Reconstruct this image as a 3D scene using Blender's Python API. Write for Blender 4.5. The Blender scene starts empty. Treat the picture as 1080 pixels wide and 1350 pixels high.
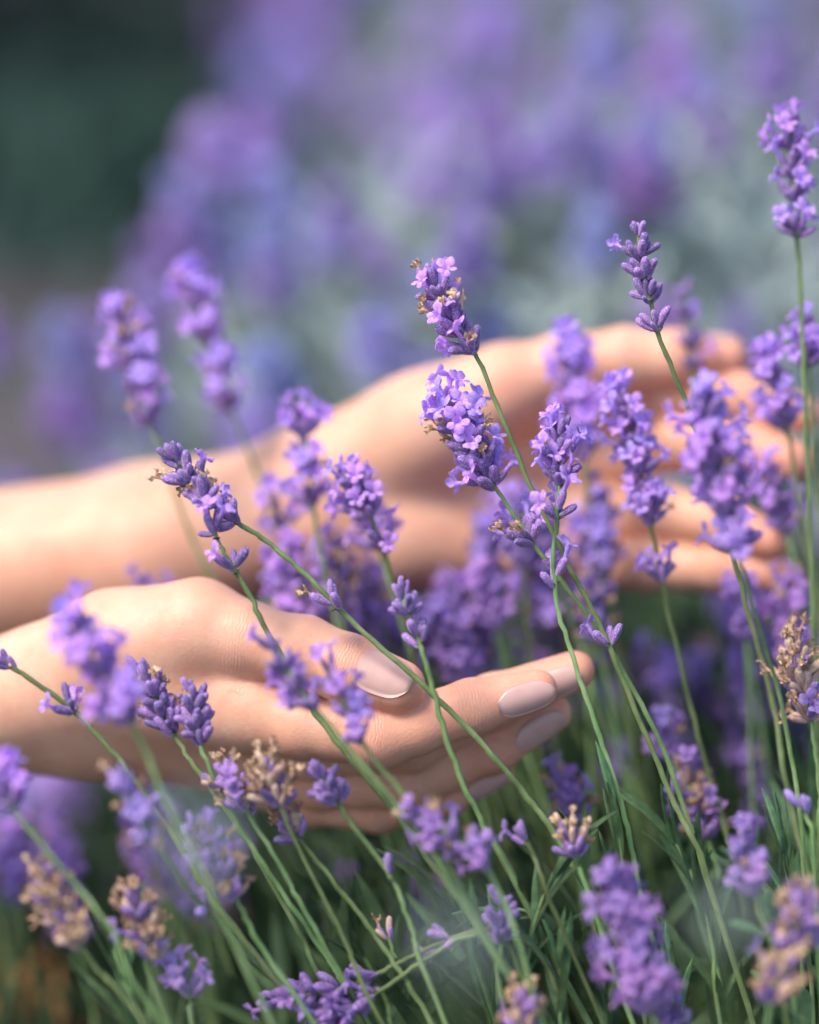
import bpy, math, random
import numpy as np
from mathutils import Vector, Matrix

# ------------------------------------------------------------------ camera, sky, sun, exposure
sc = bpy.context.scene
COL = sc.collection
PITCH = math.radians(14.0)
CAM = Vector((0.0, 0.0, 0.60))
FWD = Vector((0.0, math.cos(PITCH), -math.sin(PITCH)))
RIGHT = Vector((1.0, 0.0, 0.0))
UP = Vector((0.0, math.sin(PITCH), math.cos(PITCH)))
FOCUS = 0.75
cam_d = bpy.data.cameras.new('camera')
cam = bpy.data.objects.new('camera', cam_d)
COL.objects.link(cam)
cam.location = CAM
cam.rotation_euler = (math.pi / 2 - PITCH, 0, 0)
cam_d.sensor_fit = 'VERTICAL'
cam_d.sensor_height = 36.0
cam_d.sensor_width = 28.8
cam_d.lens = 100.0
cam_d.clip_start = 0.02
cam_d.clip_end = 400.0
cam_d.dof.use_dof = True
cam_d.dof.focus_distance = FOCUS
cam_d.dof.aperture_fstop = 3.0
sc.camera = cam

SUN_DIR = Vector((-0.46, -0.36, 0.81)).normalized()      # towards the sun
world = bpy.data.worlds.new('World')
sc.world = world
world.use_nodes = True
wn = world.node_tree
bg = wn.nodes['Background']
sky = wn.nodes.new('ShaderNodeTexSky')
sky.sky_type = 'NISHITA'
sky.sun_disc = False
sky.sun_elevation = math.asin(SUN_DIR.z)
sky.sun_rotation = math.atan2(SUN_DIR.x, SUN_DIR.y)
sky.air_density = 1.0
sky.dust_density = 1.5
wn.links.new(sky.outputs[0], bg.inputs[0])
bg.inputs[1].default_value = 0.15
sun_d = bpy.data.lights.new('sun', 'SUN')
sun_d.energy = 2.6
sun_d.angle = math.radians(22.0)
sun_d.color = (1.0, 0.89, 0.76)
sun = bpy.data.objects.new('sun', sun_d)
COL.objects.link(sun)
sun.rotation_euler = SUN_DIR.to_track_quat('Z', 'Y').to_euler()
sun.location = (-3, -2, 5)
vs = sc.view_settings
vs.view_transform = 'Standard'
vs.look = 'None'
vs.gamma = 1.0
vs.use_curve_mapping = False
vs.exposure = 0.88
sc.cycles.use_denoising = True
try:
    sc.cycles.denoiser = 'OPENIMAGEDENOISE'
except Exception:
    pass
sc.cycles.max_bounces = 5
sc.cycles.diffuse_bounces = 3
sc.cycles.glossy_bounces = 2
sc.cycles.use_adaptive_sampling = True
sc.cycles.adaptive_threshold = 0.02
sc.cycles.transparent_max_bounces = 8
sc.cycles.caustics_reflective = False
sc.cycles.caustics_refractive = False

rng = random.Random(11)
npr = np.random.default_rng(5)

# ------------------------------------------------------------------ helpers
def P(px, py, w=0.0):
    """a point of the place: w millimetres behind the plane of focus"""
    d = FOCUS + w / 1000.0
    k = d / FOCUS / 5000.0
    return CAM + FWD * d + RIGHT * ((px - 540) * k) + UP * ((675 - py) * k)

def mesh(name, verts, faces, mats, fmat=None, smooth=True):
    m = bpy.data.meshes.new(name)
    m.from_pydata([tuple(v) for v in verts], [], faces)
    for x in mats:
        m.materials.append(x)
    if fmat is not None:
        m.polygons.foreach_set('material_index', np.asarray(fmat, dtype=np.int32))
    if smooth:
        m.polygons.foreach_set('use_smooth', np.ones(len(m.polygons), dtype=bool))
    m.update()
    return m

def link(name, data, parent=None, mat=None):
    o = bpy.data.objects.new(name, data)
    COL.objects.link(o)
    if parent is not None:
        o.parent = parent
    if mat is not None:
        o.matrix_basis = mat
    return o

def tag(o, label=None, cat=None, group=None, kind=None):
    if label: o['label'] = label
    if cat: o['category'] = cat
    if group: o['group'] = group
    if kind: o['kind'] = kind
    return o

def empty(name, loc):
    o = link(name, None)
    o.empty_display_size = 0.02
    o.location = loc
    return o

class Nodes:
    def __init__(s, name):
        s.m = bpy.data.materials.new(name)
        s.m.use_nodes = True
        s.t = s.m.node_tree
        s.b = s.t.nodes['Principled BSDF']
        s.out = s.t.nodes['Material Output']
    def n(s, typ, **kw):
        x = s.t.nodes.new(typ)
        for k, v in kw.items():
            if k.startswith('i_'):
                key = k[2:]
                x.inputs[int(key) if key.isdigit() else key].default_value = v
            else:
                setattr(x, k, v)
        return x
    def l(s, a, b):
        s.t.links.new(a, b)
    def coord(s, kind='Object'):
        return s.n('ShaderNodeTexCoord').outputs[kind]
    def noise(s, scale, detail=3.0, rough=0.55, vec=None):
        x = s.n('ShaderNodeTexNoise')
        x.inputs['Scale'].default_value = scale
        x.inputs['Detail'].default_value = detail
        x.inputs['Roughness'].default_value = rough
        s.l(vec if vec is not None else s.coord(), x.inputs['Vector'])
        return x.outputs['Fac']
    def ramp(s, fac, stops):
        r = s.n('ShaderNodeValToRGB')
        e = r.color_ramp.elements
        while len(e) < len(stops):
            e.new(0.5)
        for el, (p, c) in zip(e, stops):
            el.position = p
            el.color = (*c, 1)
        s.l(fac, r.inputs['Fac'])
        return r.outputs['Color']
    def mix(s, fac, a, b, mode='MIX'):
        x = s.n('ShaderNodeMix', data_type='RGBA', blend_type=mode)
        for sock, v in ((x.inputs[0], fac), (x.inputs[6], a), (x.inputs[7], b)):
            if isinstance(v, (int, float)):
                sock.default_value = v
            elif isinstance(v, tuple):
                sock.default_value = (*v, 1)
            else:
                s.l(v, sock)
        return x.outputs[2]
    def bump(s, h, strength, dist):
        b = s.n('ShaderNodeBump')
        b.inputs['Strength'].default_value = strength
        b.inputs['Distance'].default_value = dist
        s.l(h, b.inputs['Height'])
        s.l(b.outputs[0], s.b.inputs['Normal'])
    def rand(s):
        return s.n('ShaderNodeObjectInfo').outputs['Random']
    def sepz(s, kind='Object'):
        x = s.n('ShaderNodeSeparateXYZ')
        s.l(s.coord(kind), x.inputs[0])
        return x.outputs['Z']
    def maprange(s, v, a, b, c=0.0, d=1.0):
        x = s.n('ShaderNodeMapRange')
        x.inputs[1].default_value = a; x.inputs[2].default_value = b
        x.inputs[3].default_value = c; x.inputs[4].default_value = d
        s.l(v, x.inputs[0])
        return x.outputs[0]
    def hsv(s, col, hue=None, sat=None, val=None):
        x = s.n('ShaderNodeHueSaturation')
        s.l(col, x.inputs['Color'])
        for nme, v in (('Hue', hue), ('Saturation', sat), ('Value', val)):
            if v is None: continue
            if isinstance(v, (int, float)): x.inputs[nme].default_value = v
            else: s.l(v, x.inputs[nme])
        return x.outputs[0]
    def base(s, col, rough=0.5, spec=0.3):
        if isinstance(col, tuple): s.b.inputs['Base Color'].default_value = (*col, 1)
        else: s.l(col, s.b.inputs['Base Color'])
        s.b.inputs['Roughness'].default_value = rough
        s.b.inputs['Specular IOR Level'].default_value = spec
    def translucent(s, col, fac):
        tr = s.n('ShaderNodeBsdfTranslucent')
        if isinstance(col, tuple): tr.inputs[0].default_value = (*col, 1)
        else: s.l(col, tr.inputs[0])
        mx = s.n('ShaderNodeMixShader')
        mx.inputs[0].default_value = fac
        s.l(s.b.outputs[0], mx.inputs[1])
        s.l(tr.outputs[0], mx.inputs[2])
        s.l(mx.outputs[0], s.out.inputs['Surface'])

# ------------------------------------------------------------------ materials
def mat_petal(name, c1, c2, c3, dh=.03, dv=.28):
    k = Nodes(name)
    n1 = k.noise(900, 2)
    col = k.ramp(n1, [(0.3, c1), (0.5, c2), (0.75, c3)])
    col = k.hsv(col, hue=k.maprange(k.rand(), 0, 1, .5 - dh, .5 + dh), val=k.maprange(k.noise(3.3, 0, .5, k.n('ShaderNodeObjectInfo').outputs['Location']), .35, .65, 1 - dv, 1 + dv))
    k.base(col, 0.55, 0.25)
    k.b.inputs['Sheen Weight'].default_value = 0.15
    k.bump(k.noise(1800, 2), 0.35, 0.0003)
    k.translucent(col, 0.45)
    return k.m

def mat_calyx(name, lo, mid, tip, fuzz):
    k = Nodes(name)
    z = k.sepz()
    col = k.ramp(k.maprange(z, 0.0, 0.0066), [(0.0, lo), (0.28, mid), (0.8, mid), (1.0, tip)])
    col = k.mix(k.maprange(k.noise(700, 2), 0.35, 0.65, 0, 0.55), col, tuple(x * 0.45 for x in mid))
    mp = k.n('ShaderNodeMapping'); mp.inputs['Scale'].default_value = (1, 1, .16)
    k.l(k.coord(), mp.inputs['Vector'])
    col = k.mix(k.maprange(k.noise(2300, 1, .5, mp.outputs[0]), 0.42, 0.62, 0, .5), col, tuple(min(1, x * 2.0) for x in mid))
    sp = k.maprange(k.noise(3000, 1), 0.55, 0.68, 0, fuzz)
    col = k.mix(sp, col, (0.62, 0.52, 0.78))
    col = k.hsv(col, hue=k.maprange(k.rand(), 0, 1, 0.485, 0.52), val=k.maprange(k.rand(), 0, 1, 0.75, 1.25))
    k.base(col, 0.75, 0.2)
    k.b.inputs['Sheen Weight'].default_value = 0.5
    k.b.inputs['Sheen Roughness'].default_value = 0.4
    k.b.inputs['Sheen Tint'].default_value = (0.75, 0.65, 1, 1)
    k.bump(k.noise(2600, 2), 0.6, 0.0003)
    return k.m

def mat_simple(name, stops, scale, rough=0.65, spec=0.25, bump=0.0, trans=0.0, varh=0.0, varv=0.2, sheen=0.0):
    k = Nodes(name)
    col = k.ramp(k.noise(scale, 4), stops)
    r = k.rand()
    col = k.hsv(col, hue=k.maprange(r, 0, 1, 0.5 - varh, 0.5 + varh), val=k.maprange(r, 0, 1, 1 - varv, 1 + varv))
    k.base(col, rough, spec)
    if sheen: k.b.inputs['Sheen Weight'].default_value = sheen
    if bump: k.bump(k.noise(scale * 4, 3), bump, 0.0004)
    if trans: k.translucent(col, trans)
    return k.m

M_PETAL = mat_petal('petal_violet', (0.42, 0.23, 0.68), (0.55, 0.34, 0.81), (0.69, 0.50, 0.91))
M_PALE = mat_petal('petal_pale', (0.36, 0.24, 0.66), (0.46, 0.34, 0.76), (0.58, 0.47, 0.86))
M_CALYX = mat_calyx('calyx_purple', (0.36, 0.34, 0.32), (0.20, 0.11, 0.31), (0.27, 0.165, 0.50), 0.75)
M_CALYXP = mat_calyx('calyx_pale', (0.36, 0.36, 0.36), (0.28, 0.19, 0.48), (0.36, 0.26, 0.62), 0.5)
M_CALYXD = mat_calyx('calyx_faded', (0.42, 0.30, 0.20), (0.46, 0.30, 0.22), (0.60, 0.42, 0.28), 0.3)
M_DRY = mat_simple('withered_petal', [(0.34, (0.26, 0.13, 0.07)), (0.48, (0.58, 0.38, 0.25)), (0.72, (0.82, 0.66, 0.50))], 900, 0.8, 0.15, 0.6, 0.25, 0.015, 0.25)
M_BRACT = mat_simple('bract_brown', [(0.3, (0.10, 0.055, 0.03)), (0.7, (0.24, 0.15, 0.08))], 600, 0.7)
M_STEM = mat_simple('stem_green', [(0.3, (0.08, 0.135, 0.045)), (0.5, (0.13, 0.205, 0.07)), (0.7, (0.21, 0.28, 0.125))], 90, 0.55, 0.3, 0.6, 0.0, 0.025, 0.3, 0.1)
M_LEAF = mat_simple('leaf_green', [(0.3, (0.03, 0.08, 0.032)), (0.55, (0.06, 0.125, 0.05)), (0.8, (0.12, 0.20, 0.09))], 180, 0.6, 0.3, 0.5, 0.15, 0.02, 0.35, 0.05)
M_LEAFG = mat_simple('leaf_grey', [(0.3, (0.28, 0.37, 0.36)), (0.55, (0.37, 0.46, 0.46)), (0.8, (0.48, 0.56, 0.56))], 120, 0.65, 0.25, 0.3, 0.15, 0.02, 0.3, 0.4)
M_HEDGE = mat_simple('hedge_leaf', [(0.3, (0.026, 0.062, 0.05)), (0.6, (0.045, 0.092, 0.075)), (0.8, (0.07, 0.13, 0.105))], 40, 0.6, 0.2, 0.0, 0.1)
M_BARK = mat_simple('bark', [(0.3, (0.06, 0.045, 0.035)), (0.7, (0.14, 0.11, 0.085))], 60, 0.85, 0.1, 0.5)

def mat_skin():
    k = Nodes('skin')
    at = k.n('ShaderNodeAttribute', attribute_name='flush')
    col = k.ramp(k.noise(45, 4), [(0.3, (0.63, 0.345, 0.23)), (0.55, (0.68, 0.40, 0.275)), (0.75, (0.71, 0.445, 0.325))])
    col = k.mix(k.maprange(k.noise(110, 5, .65), 0.42, 0.72, 0, 0.5), col, (0.62, 0.27, 0.20))
    col = k.mix(k.maprange(k.noise(600, 3), 0.55, 0.75, 0, 0.2), col, (0.60, 0.32, 0.23))
    fl = k.n('ShaderNodeMath', operation='MULTIPLY'); fl.inputs[1].default_value = 0.7
    k.l(at.outputs['Fac'], fl.inputs[0])
    col = k.mix(fl.outputs[0], col, (0.68, 0.285, 0.20))
    k.base(col, 0.5, 0.35)
    rough = k.maprange(k.noise(250, 3), .3, .7, .40, .60)
    k.l(rough, k.b.inputs['Roughness'])
    k.b.inputs['Subsurface Weight'].default_value = 0.5
    k.b.inputs['Subsurface Radius'].default_value = (1.0, 0.35, 0.2)
    k.b.inputs['Subsurface Scale'].default_value = 0.004
    def math_(op, a_, b_):
        x = k.n('ShaderNodeMath', operation=op)
        for sck, v_ in zip(x.inputs, (a_, b_)):
            if isinstance(v_, (int, float)): sck.default_value = v_
            else: k.l(v_, sck)
        return x.outputs[0]
    # folds over the finger joints: position along the finger (mm) and how near a joint
    js = k.n('ShaderNodeAttribute', attribute_name='joint_pos').outputs['Fac']
    jw = k.n('ShaderNodeAttribute', attribute_name='joint_near').outputs['Fac']
    ph = math_('ADD', math_('MULTIPLY', js, 3.4), math_('MULTIPLY', k.noise(260, 3), 9.0))
    fold = math_('MULTIPLY', math_('POWER', math_('ABSOLUTE', math_('SINE', ph, 0), 0), .35), jw)
    v = k.n('ShaderNodeTexVoronoi'); v.inputs['Scale'].default_value = 1300
    k.l(k.coord(), v.inputs['Vector'])
    pores = math_('MULTIPLY', math_('ADD', v.outputs['Distance'], k.noise(500, 4)), .28)
    lines = math_('MULTIPLY', k.noise(90, 5, .7), .5)
    k.bump(math_('ADD', math_('ADD', fold, pores), lines), 0.38, 0.0006)
    return k.m
M_SKIN = mat_skin()
def mat_nail():
    k = Nodes('nail_polish')
    col = k.ramp(k.noise(120, 2), [(0.3, (0.48, 0.285, 0.255)), (0.7, (0.54, 0.34, 0.305))])
    k.base(col, 0.36, 0.45)
    k.b.inputs['Coat Weight'].default_value = 0.15
    k.b.inputs['Coat Roughness'].default_value = 0.15
    return k.m
M_NAIL = mat_nail()

def mat_soil():
    k = Nodes('soil')
    n = k.noise(3.5, 8, 0.65)
    col = k.ramp(n, [(0.3, (0.05, 0.043, 0.052)), (0.5, (0.085, 0.072, 0.085)), (0.75, (0.14, 0.12, 0.135))])
    g = k.maprange(k.noise(1.2, 4), 0.5, 0.62)
    col = k.mix(g, col, (0.05, 0.075, 0.06))
    k.base(col, 0.9, 0.1)
    k.bump(k.noise(30, 6), 0.8, 0.02)
    return k.m

# ------------------------------------------------------------------ the setting: ground
def ground():
    n = 90
    xs = np.concatenate([np.linspace(-150, -4, 20), np.linspace(-3.6, 3.6, 50), np.linspace(4, 150, 20)])
    ys = np.concatenate([np.linspace(-20, -1, 8), np.linspace(-0.8, 8, 62), np.linspace(9, 300, 20)])
    V = []
    for y in ys:
        for x in xs:
            z = 0.018 * math.sin(x * 3.1 + y * 2.3) + 0.012 * math.sin(x * 9.7 - y * 7.9) if abs(x) < 4 and -1 < y < 9 else 0
            V.append((x, y, z - 0.02))
    F = []
    nx = len(xs)
    for j in range(len(ys) - 1):
        for i in range(nx - 1):
            a = j * nx + i
            F.append((a, a + 1, a + nx + 1, a + nx))
    o = link('ground', mesh('ground', V, F, [mat_soil()]))
    tag(o, kind='structure')
ground()

# ------------------------------------------------------------------ lavender pieces (built in millimetres)
MM = 0.001
def revolve(profile, seg, rib=0.0, twist=0.0):
    V, F = [], []
    for i, (z, r) in enumerate(profile):
        for s in range(seg):
            a = 2 * math.pi * s / seg + twist * i
            rr = r * (1 + (rib if s % 2 else -rib))
            V.append([rr * math.cos(a), rr * math.sin(a), z])
    for i in range(len(profile) - 1):
        for s in range(seg):
            a, b = i * seg + s, i * seg + (s + 1) % seg
            F.append((a, b, b + seg, a + seg))
    F.append(tuple(range((len(profile) - 1) * seg, len(profile) * seg)))
    return V, F

def make_bud(seed, mat, stubby=1.0):
    r = random.Random(seed)
    prof = [(0, .32), (.5, .64), (1.6, 1.0), (3.2, 1.2), (4.6, 1.2), (5.7, 1.06), (6.3, .84), (6.75, .40)]
    V, F = revolve(prof, 14, 0.11)
    bx, by = r.uniform(-.5, .5), r.uniform(-.5, .5)
    for v in V:
        t = v[2] / 6.7
        v[0] = v[0] * stubby + bx * t * t + r.uniform(-.05, .05)
        v[1] = v[1] * stubby + by * t * t + r.uniform(-.05, .05)
        v[2] += r.uniform(-.06, .06)
    # calyx teeth
    for k in range(5):
        a = k * 2 * math.pi / 5 + r.uniform(-.2, .2)
        c, s = math.cos(a), math.sin(a)
        b = len(V)
        cx, cy = bx, by
        V += [[cx + .85 * math.cos(a - .35), cy + .85 * math.sin(a - .35), 6.0], [cx + .85 * math.cos(a + .35), cy + .85 * math.sin(a + .35), 6.0], [cx + .72 * c, cy + .72 * s, 6.9 + r.uniform(0, .4)]]
        F.append((b, b + 1, b + 2))
    return mesh('bud', [(x * MM, y * MM, z * MM) for x, y, z in V], F, [mat])

def make_corolla(seed, mat, dry=False):
    r = random.Random(seed)
    V, F = [], []
    L = 4.3 if not dry else 2.6
    prof = [(-1.2, .62), (L * .45, .68), (L * .8, .95), (L, 1.25)] if not dry else [(-1.0, .55), (L * .5, .62), (L * .8, .8), (L, .9)]
    seg = 8
    for z, rr in prof:
        for s in range(seg):
            a = 2 * math.pi * s / seg
            V.append([rr * math.cos(a), rr * math.sin(a), z])
    for i in range(len(prof) - 1):
        for s in range(seg):
            a, b = i * seg + s, i * seg + (s + 1) % seg
            F.append((a, b, b + seg, a + seg))
    lobes = [(math.radians(34), 3.6, 1.7, 18), (math.radians(-34), 3.6, 1.7, 18),
             (math.radians(180), 2.7, 1.2, 66), (math.radians(122), 2.3, 1.05, 52), (math.radians(-122), 2.3, 1.05, 52)]
    for az, ln, wd, ang in lobes:
        az += r.uniform(-.15, .15)
        ln *= r.uniform(.85, 1.1); wd *= r.uniform(.9, 1.1)
        if dry: ln *= 0.55; wd *= .6
        ang = math.radians(ang + r.uniform(-20, 20))
        c, s = math.cos(az), math.sin(az)
        pos = [1.15 if not dry else .85, L - .15]
        b0 = len(V)
        prof_w = [.62, .95, 1.08, .92, .45]
        nrow = 5
        for i in range(nrow):
            t = i / (nrow - 1)
            a = ang + t * math.radians(45) * (1 if not dry else r.uniform(-1.2, 1.5))
            if i:
                pos[0] += ln / (nrow - 1) * math.sin(a)
                pos[1] += ln / (nrow - 1) * math.cos(a)
            for j in range(5):
                q = (j - 2) / 2
                wq = q * wd * prof_w[i]
                cup = -.28 * q * q * wd * (1 if i < 4 else .4) + r.uniform(-.12, .12) * (3.2 if dry else 1.0) * t
                rr = pos[0] + cup * math.cos(a) * -1
                zz = pos[1] + cup * math.sin(a) * -1 * -1 - (abs(q) ** 2) * .3 * t
                V.append([rr * c - wq * s, rr * s + wq * c, zz + (r.uniform(-.3, .3) if dry else 0)])
        for i in range(nrow - 1):
            for j in range(4):
                a = b0 + i * 5 + j
                F.append((a, a + 1, a + 6, a + 5))
    return mesh('floret', [(x * MM, y * MM, z * MM) for x, y, z in V], F, [mat])

def make_bract(seed):
    r = random.Random(seed)
    V, F = [], []
    for i in range(4):
        t = i / 3
        w = [.5, 1.2, .95, .08][i]
        z = 1.8 * t - .6 * t * t; x = 3.0 * t
        V += [[x, -w, z + .25 * w], [x, 0, z], [x, w, z + .25 * w]]
    for i in range(3):
        for j in range(2):
            a = i * 3 + j
            F.append((a, a + 1, a + 4, a + 3))
    return mesh('bract', [(x * MM, y * MM, z * MM) for x, y, z in V], F, [M_BRACT])

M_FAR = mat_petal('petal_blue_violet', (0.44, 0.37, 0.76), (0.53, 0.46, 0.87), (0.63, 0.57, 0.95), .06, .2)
BUDS = [[make_bud(10 + i, M_CALYX, s) for i, s in enumerate((1, 1.08, .92, 1.0))],
        [make_bud(20 + i, M_CALYXP, s) for i, s in enumerate((1, 1.08, .92))],
        [make_bud(25 + i, M_CALYXD, s) for i, s in enumerate((.95, 1.05, .85))]]
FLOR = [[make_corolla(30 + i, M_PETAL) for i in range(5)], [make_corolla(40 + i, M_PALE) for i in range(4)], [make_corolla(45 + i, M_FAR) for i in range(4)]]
DRY = [make_corolla(50 + i, M_DRY, True) for i in range(4)]
BRACT = [make_bract(60)]

def frame(z, roll):
    z = z.normalized()
    x = z.orthogonal().normalized()
    q = Matrix.Rotation(roll, 3, z)
    x = q @ x
    y = z.cross(x)
    return Matrix((x, y, z)).transposed()

def catmull(pts, per=8):
    out = []
    n = len(pts)
    for i in range(n - 1):
        p0, p1, p2, p3 = pts[max(i - 1, 0)], pts[i], pts[i + 1], pts[min(i + 2, n - 1)]
        for k in range(per):
            t = k / per
            out.append(0.5 * ((2 * p1) + (p2 - p0) * t + (2 * p0 - 5 * p1 + 4 * p2 - p3) * t * t + (3 * p1 - p0 - 3 * p2 + p3) * t ** 3))
    out.append(pts[-1])
    return out

def tube(path, r0, r1, seg=6, base=None):
    V, F = [], []
    n = len(path)
    side = None
    for i, p in enumerate(path):
        t = (path[min(i + 1, n - 1)] - path[max(i - 1, 0)]).normalized()
        if side is None:
            side = t.orthogonal().normalized()
        side = (side - t * side.dot(t)).normalized()
        up = t.cross(side)
        r = r0 + (r1 - r0) * i / (n - 1)
        for s in range(seg):
            a = 2 * math.pi * s / seg
            rr = r * (1.0 + 0.19 * math.cos(4 * a)) * (1 + .06 * math.sin(i * 1.7)) if seg >= 8 else r
            q = p + (side * math.cos(a) + up * math.sin(a)) * rr
            V.append(q - base if base is not None else q)
    for i in range(n - 1):
        for s in range(seg):
            a, b = i * seg + s, i * seg + (s + 1) % seg
            F.append((a, b, b + seg, a + seg))
    F.append(tuple(range(seg)))
    F.append(tuple(range((n - 1) * seg, n * seg)))
    return V, F

ROOT = Vector((0.13, P(540, 675, 70).y, 0.0))      # where the near plant grows
def finish_path(pts, r):
    """carry a stem on from its last drawn point down to the plant's foot"""
    last = pts[-1]
    foot = ROOT + Vector((r.gauss(0, .05) + 0.25 * (last.x - ROOT.x), r.gauss(0, .03) + 0.6 * (last.y - ROOT.y), 0))
    dirn = (pts[-1] - pts[-2]).normalized()
    dist = (last - foot).length
    c1 = last + dirn * dist * .45
    c2 = foot + Vector((0, 0, dist * .3))
    ext = []
    for t in (.25, .5, .75, 1.0):
        q = last * (1 - t) ** 3 + c1 * 3 * t * (1 - t) ** 2 + c2 * 3 * t * t * (1 - t) + foot * t ** 3
        q.z = max(q.z, 0.0 if t == 1 else .012)
        ext.append(q)
    return pts + ext

def head_pieces(path, whorls, fl, dr, sz, tone, r):
    """list of (kind, mesh, matrix) for the whorls along a stem path (path[0] is the tip)"""
    acc = [0.0]
    for a, b in zip(path, path[1:]):
        acc.append(acc[-1] + (b - a).length)
    def at(d):
        for i in range(len(acc) - 1):
            if acc[i + 1] >= d:
                f = (d - acc[i]) / max(1e-9, acc[i + 1] - acc[i])
                return path[i].lerp(path[i + 1], f), (path[max(i - 1, 0)] - path[min(i + 2, len(path) - 1)]).normalized()
        return path[-1], (path[-2] - path[-1]).normalized()
    out = []
    sz *= .88
    whorls = [(d, n + (2 if n >= 6 else 0)) for d, n in whorls]
    for wi, (d, n) in enumerate(whorls):
        p, ax = at(d)
        tip = wi == 0
        fr = frame(ax, r.uniform(0, 6.28))
        dens = n
        for k in range(n):
            a = 2 * math.pi * (k + r.uniform(-.3, .3)) / n
            lay = k % 2
            el = math.radians(r.uniform(12, 38) if tip else (r.uniform(48, 72) if lay else r.uniform(22, 46)))
            if n <= 4 and not tip: el = math.radians(r.uniform(25, 55))
            loc = Vector((math.cos(a) * math.sin(el), math.sin(a) * math.sin(el), math.cos(el)))
            dirn = (fr @ loc).normalized()
            dirn = (dirn + Vector((0, 0, .12))).normalized()
            s = sz * r.uniform(.7, 1.15) * (.85 if tip else 1)
            base = p + (fr @ Vector((math.cos(a), math.sin(a), 0))) * .7 * MM * sz + ax * r.uniform(-1.4, 2.6) * MM * sz
            rot = frame(dirn, r.uniform(0, 6.28)).to_4x4()
            m = Matrix.Translation(base) @ rot @ Matrix.Diagonal((s, s, s * r.uniform(.9, 1.1), 1))
            out.append(('bud', r.choice(BUDS[2] if r.random() < (dr - .3) * 1.5 else BUDS[min(tone, 1)]), m))
            u = r.random()
            tipp = base + dirn * 6.3 * MM * s
            if u < fl:
                # the upper lip looks up and outwards
                z = (dirn + Vector((r.uniform(-.3, .3), r.uniform(-.3, .3), r.uniform(-.1, .3)))).normalized()
                x = (Vector((0, 0, 1)) - z * z.z)
                if x.length < .1: x = z.orthogonal()
                x.normalize()
                y = z.cross(x)
                R3 = Matrix((x, y, z)).transposed() @ Matrix.Rotation(r.uniform(-.8, .8), 3, 'Z')
                fs = sz * r.uniform(.8, 1.08)
                out.append(('floret', r.choice(FLOR[tone]), Matrix.Translation(tipp - dirn * .3 * MM) @ R3.to_4x4() @ Matrix.Scale(fs, 4)))
            elif u < fl + dr:
                R3 = frame(dirn + Vector((r.uniform(-.4, .4), r.uniform(-.4, .4), 0)), r.uniform(0, 6.28))
                out.append(('withered_floret', r.choice(DRY), Matrix.Translation(tipp - dirn * .5 * MM) @ R3.to_4x4() @ Matrix.Diagonal((sz * r.uniform(.6, 1.05),) * 2 + (sz * r.uniform(.9, 1.4), 1))))
        if not tip:
            for k in range(2):
                a = k * math.pi + r.uniform(-.4, .4)
                x = fr @ Vector((math.cos(a), math.sin(a), 0))
                y = ax.cross(x)
                R3 = Matrix((x, y, ax)).transposed()
                out.append(('bract', BRACT[0], Matrix.Translation(p - ax * .6 * MM) @ R3.to_4x4() @ Matrix.Scale(sz * .9, 4)))
    return out

MESHCACHE = {}
def mesh_np(m):
    if m.name not in MESHCACHE:
        v = np.empty(len(m.vertices) * 3); m.vertices.foreach_get('co', v)
        MESHCACHE[m.name] = (v.reshape(-1, 3), [tuple(p.vertices) for p in m.polygons], m.materials[0])
    return MESHCACHE[m.name]

def joined(name, pieces, base):
    V, F, I, mats = [], [], [], []
    off = 0
    for kind, m, mtx in pieces:
        v, f, mt = mesh_np(m)
        if mt not in mats: mats.append(mt)
        A = np.array(mtx)
        V.append(v @ A[:3, :3].T + A[:3, 3] - np.array(base))
        F += [tuple(i + off for i in q) for q in f]
        I += [mats.index(mt)] * len(f)
        off += len(v)
    return mesh(name, np.concatenate(V), F, mats, I)

def whorl_list(head, low, d):
    k = d / FOCUS / 5000.0
    n, L = head[0], head[1]
    cnt = head[2] if len(head) > 2 else 8
    ws = []
    if n == 1:
        ws.append((16 * k, cnt))
    else:
        for i in range(n):
            t = i / (n - 1)
            st = min(32, L * .4)
            ws.append(((st + (L - st) * t ** 1.08) * k, max(4, int(cnt * (.75 if i == 0 else 1)))))
    for dd, nn in low:
        ws.append((dd * k, nn))
    return ws

SEED = [100]
def sprig(label, pts, w=0, head=(4, 120), low=(), fl=.3, dr=.1, sz=1.0, tone=0, group='lavender flower sprigs in focus and near it', rad=.82, split=True, name='lavender_sprig'):
    SEED[0] += 1
    r = random.Random(SEED[0])
    P3 = [P(p[0], p[1], p[2] if len(p) > 2 else w) for p in pts]
    wmean = pts[0][2] if len(pts[0]) > 2 else w
    full = catmull(finish_path(P3, r), 8)
    full = full[:1] + [q + Vector((r.gauss(0, 1), r.gauss(0, 1), 0)) * .00016 for q in full[1:-1]] + full[-1:]
    foot = full[-1].copy()
    root = empty(name, foot)
    tag(root, label, 'flower', group)
    ws = whorl_list(head, low, FOCUS + wmean / 1000)
    cut, d = 0, 0.0
    while cut < len(full) - 3 and d + (full[cut + 1] - full[cut]).length < ws[0][0]:
        d += (full[cut + 1] - full[cut]).length; cut += 1
    if wmean < -20: rad *= .88
    V, F = tube(full[cut:], rad * .72 * MM, rad * 1.12 * MM, 8, foot)
    link('stem', mesh('stem', V, F, [M_STEM]), root)
    pcs = head_pieces(full, ws, fl, dr, sz, tone, r)
    if split:
        T = Matrix.Translation(-foot)
        for kind, m, mtx in pcs:
            link(kind, m, root, T @ mtx)
    else:
        link('flower_head', joined('flower_head', pcs, foot), root)
    return root

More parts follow.
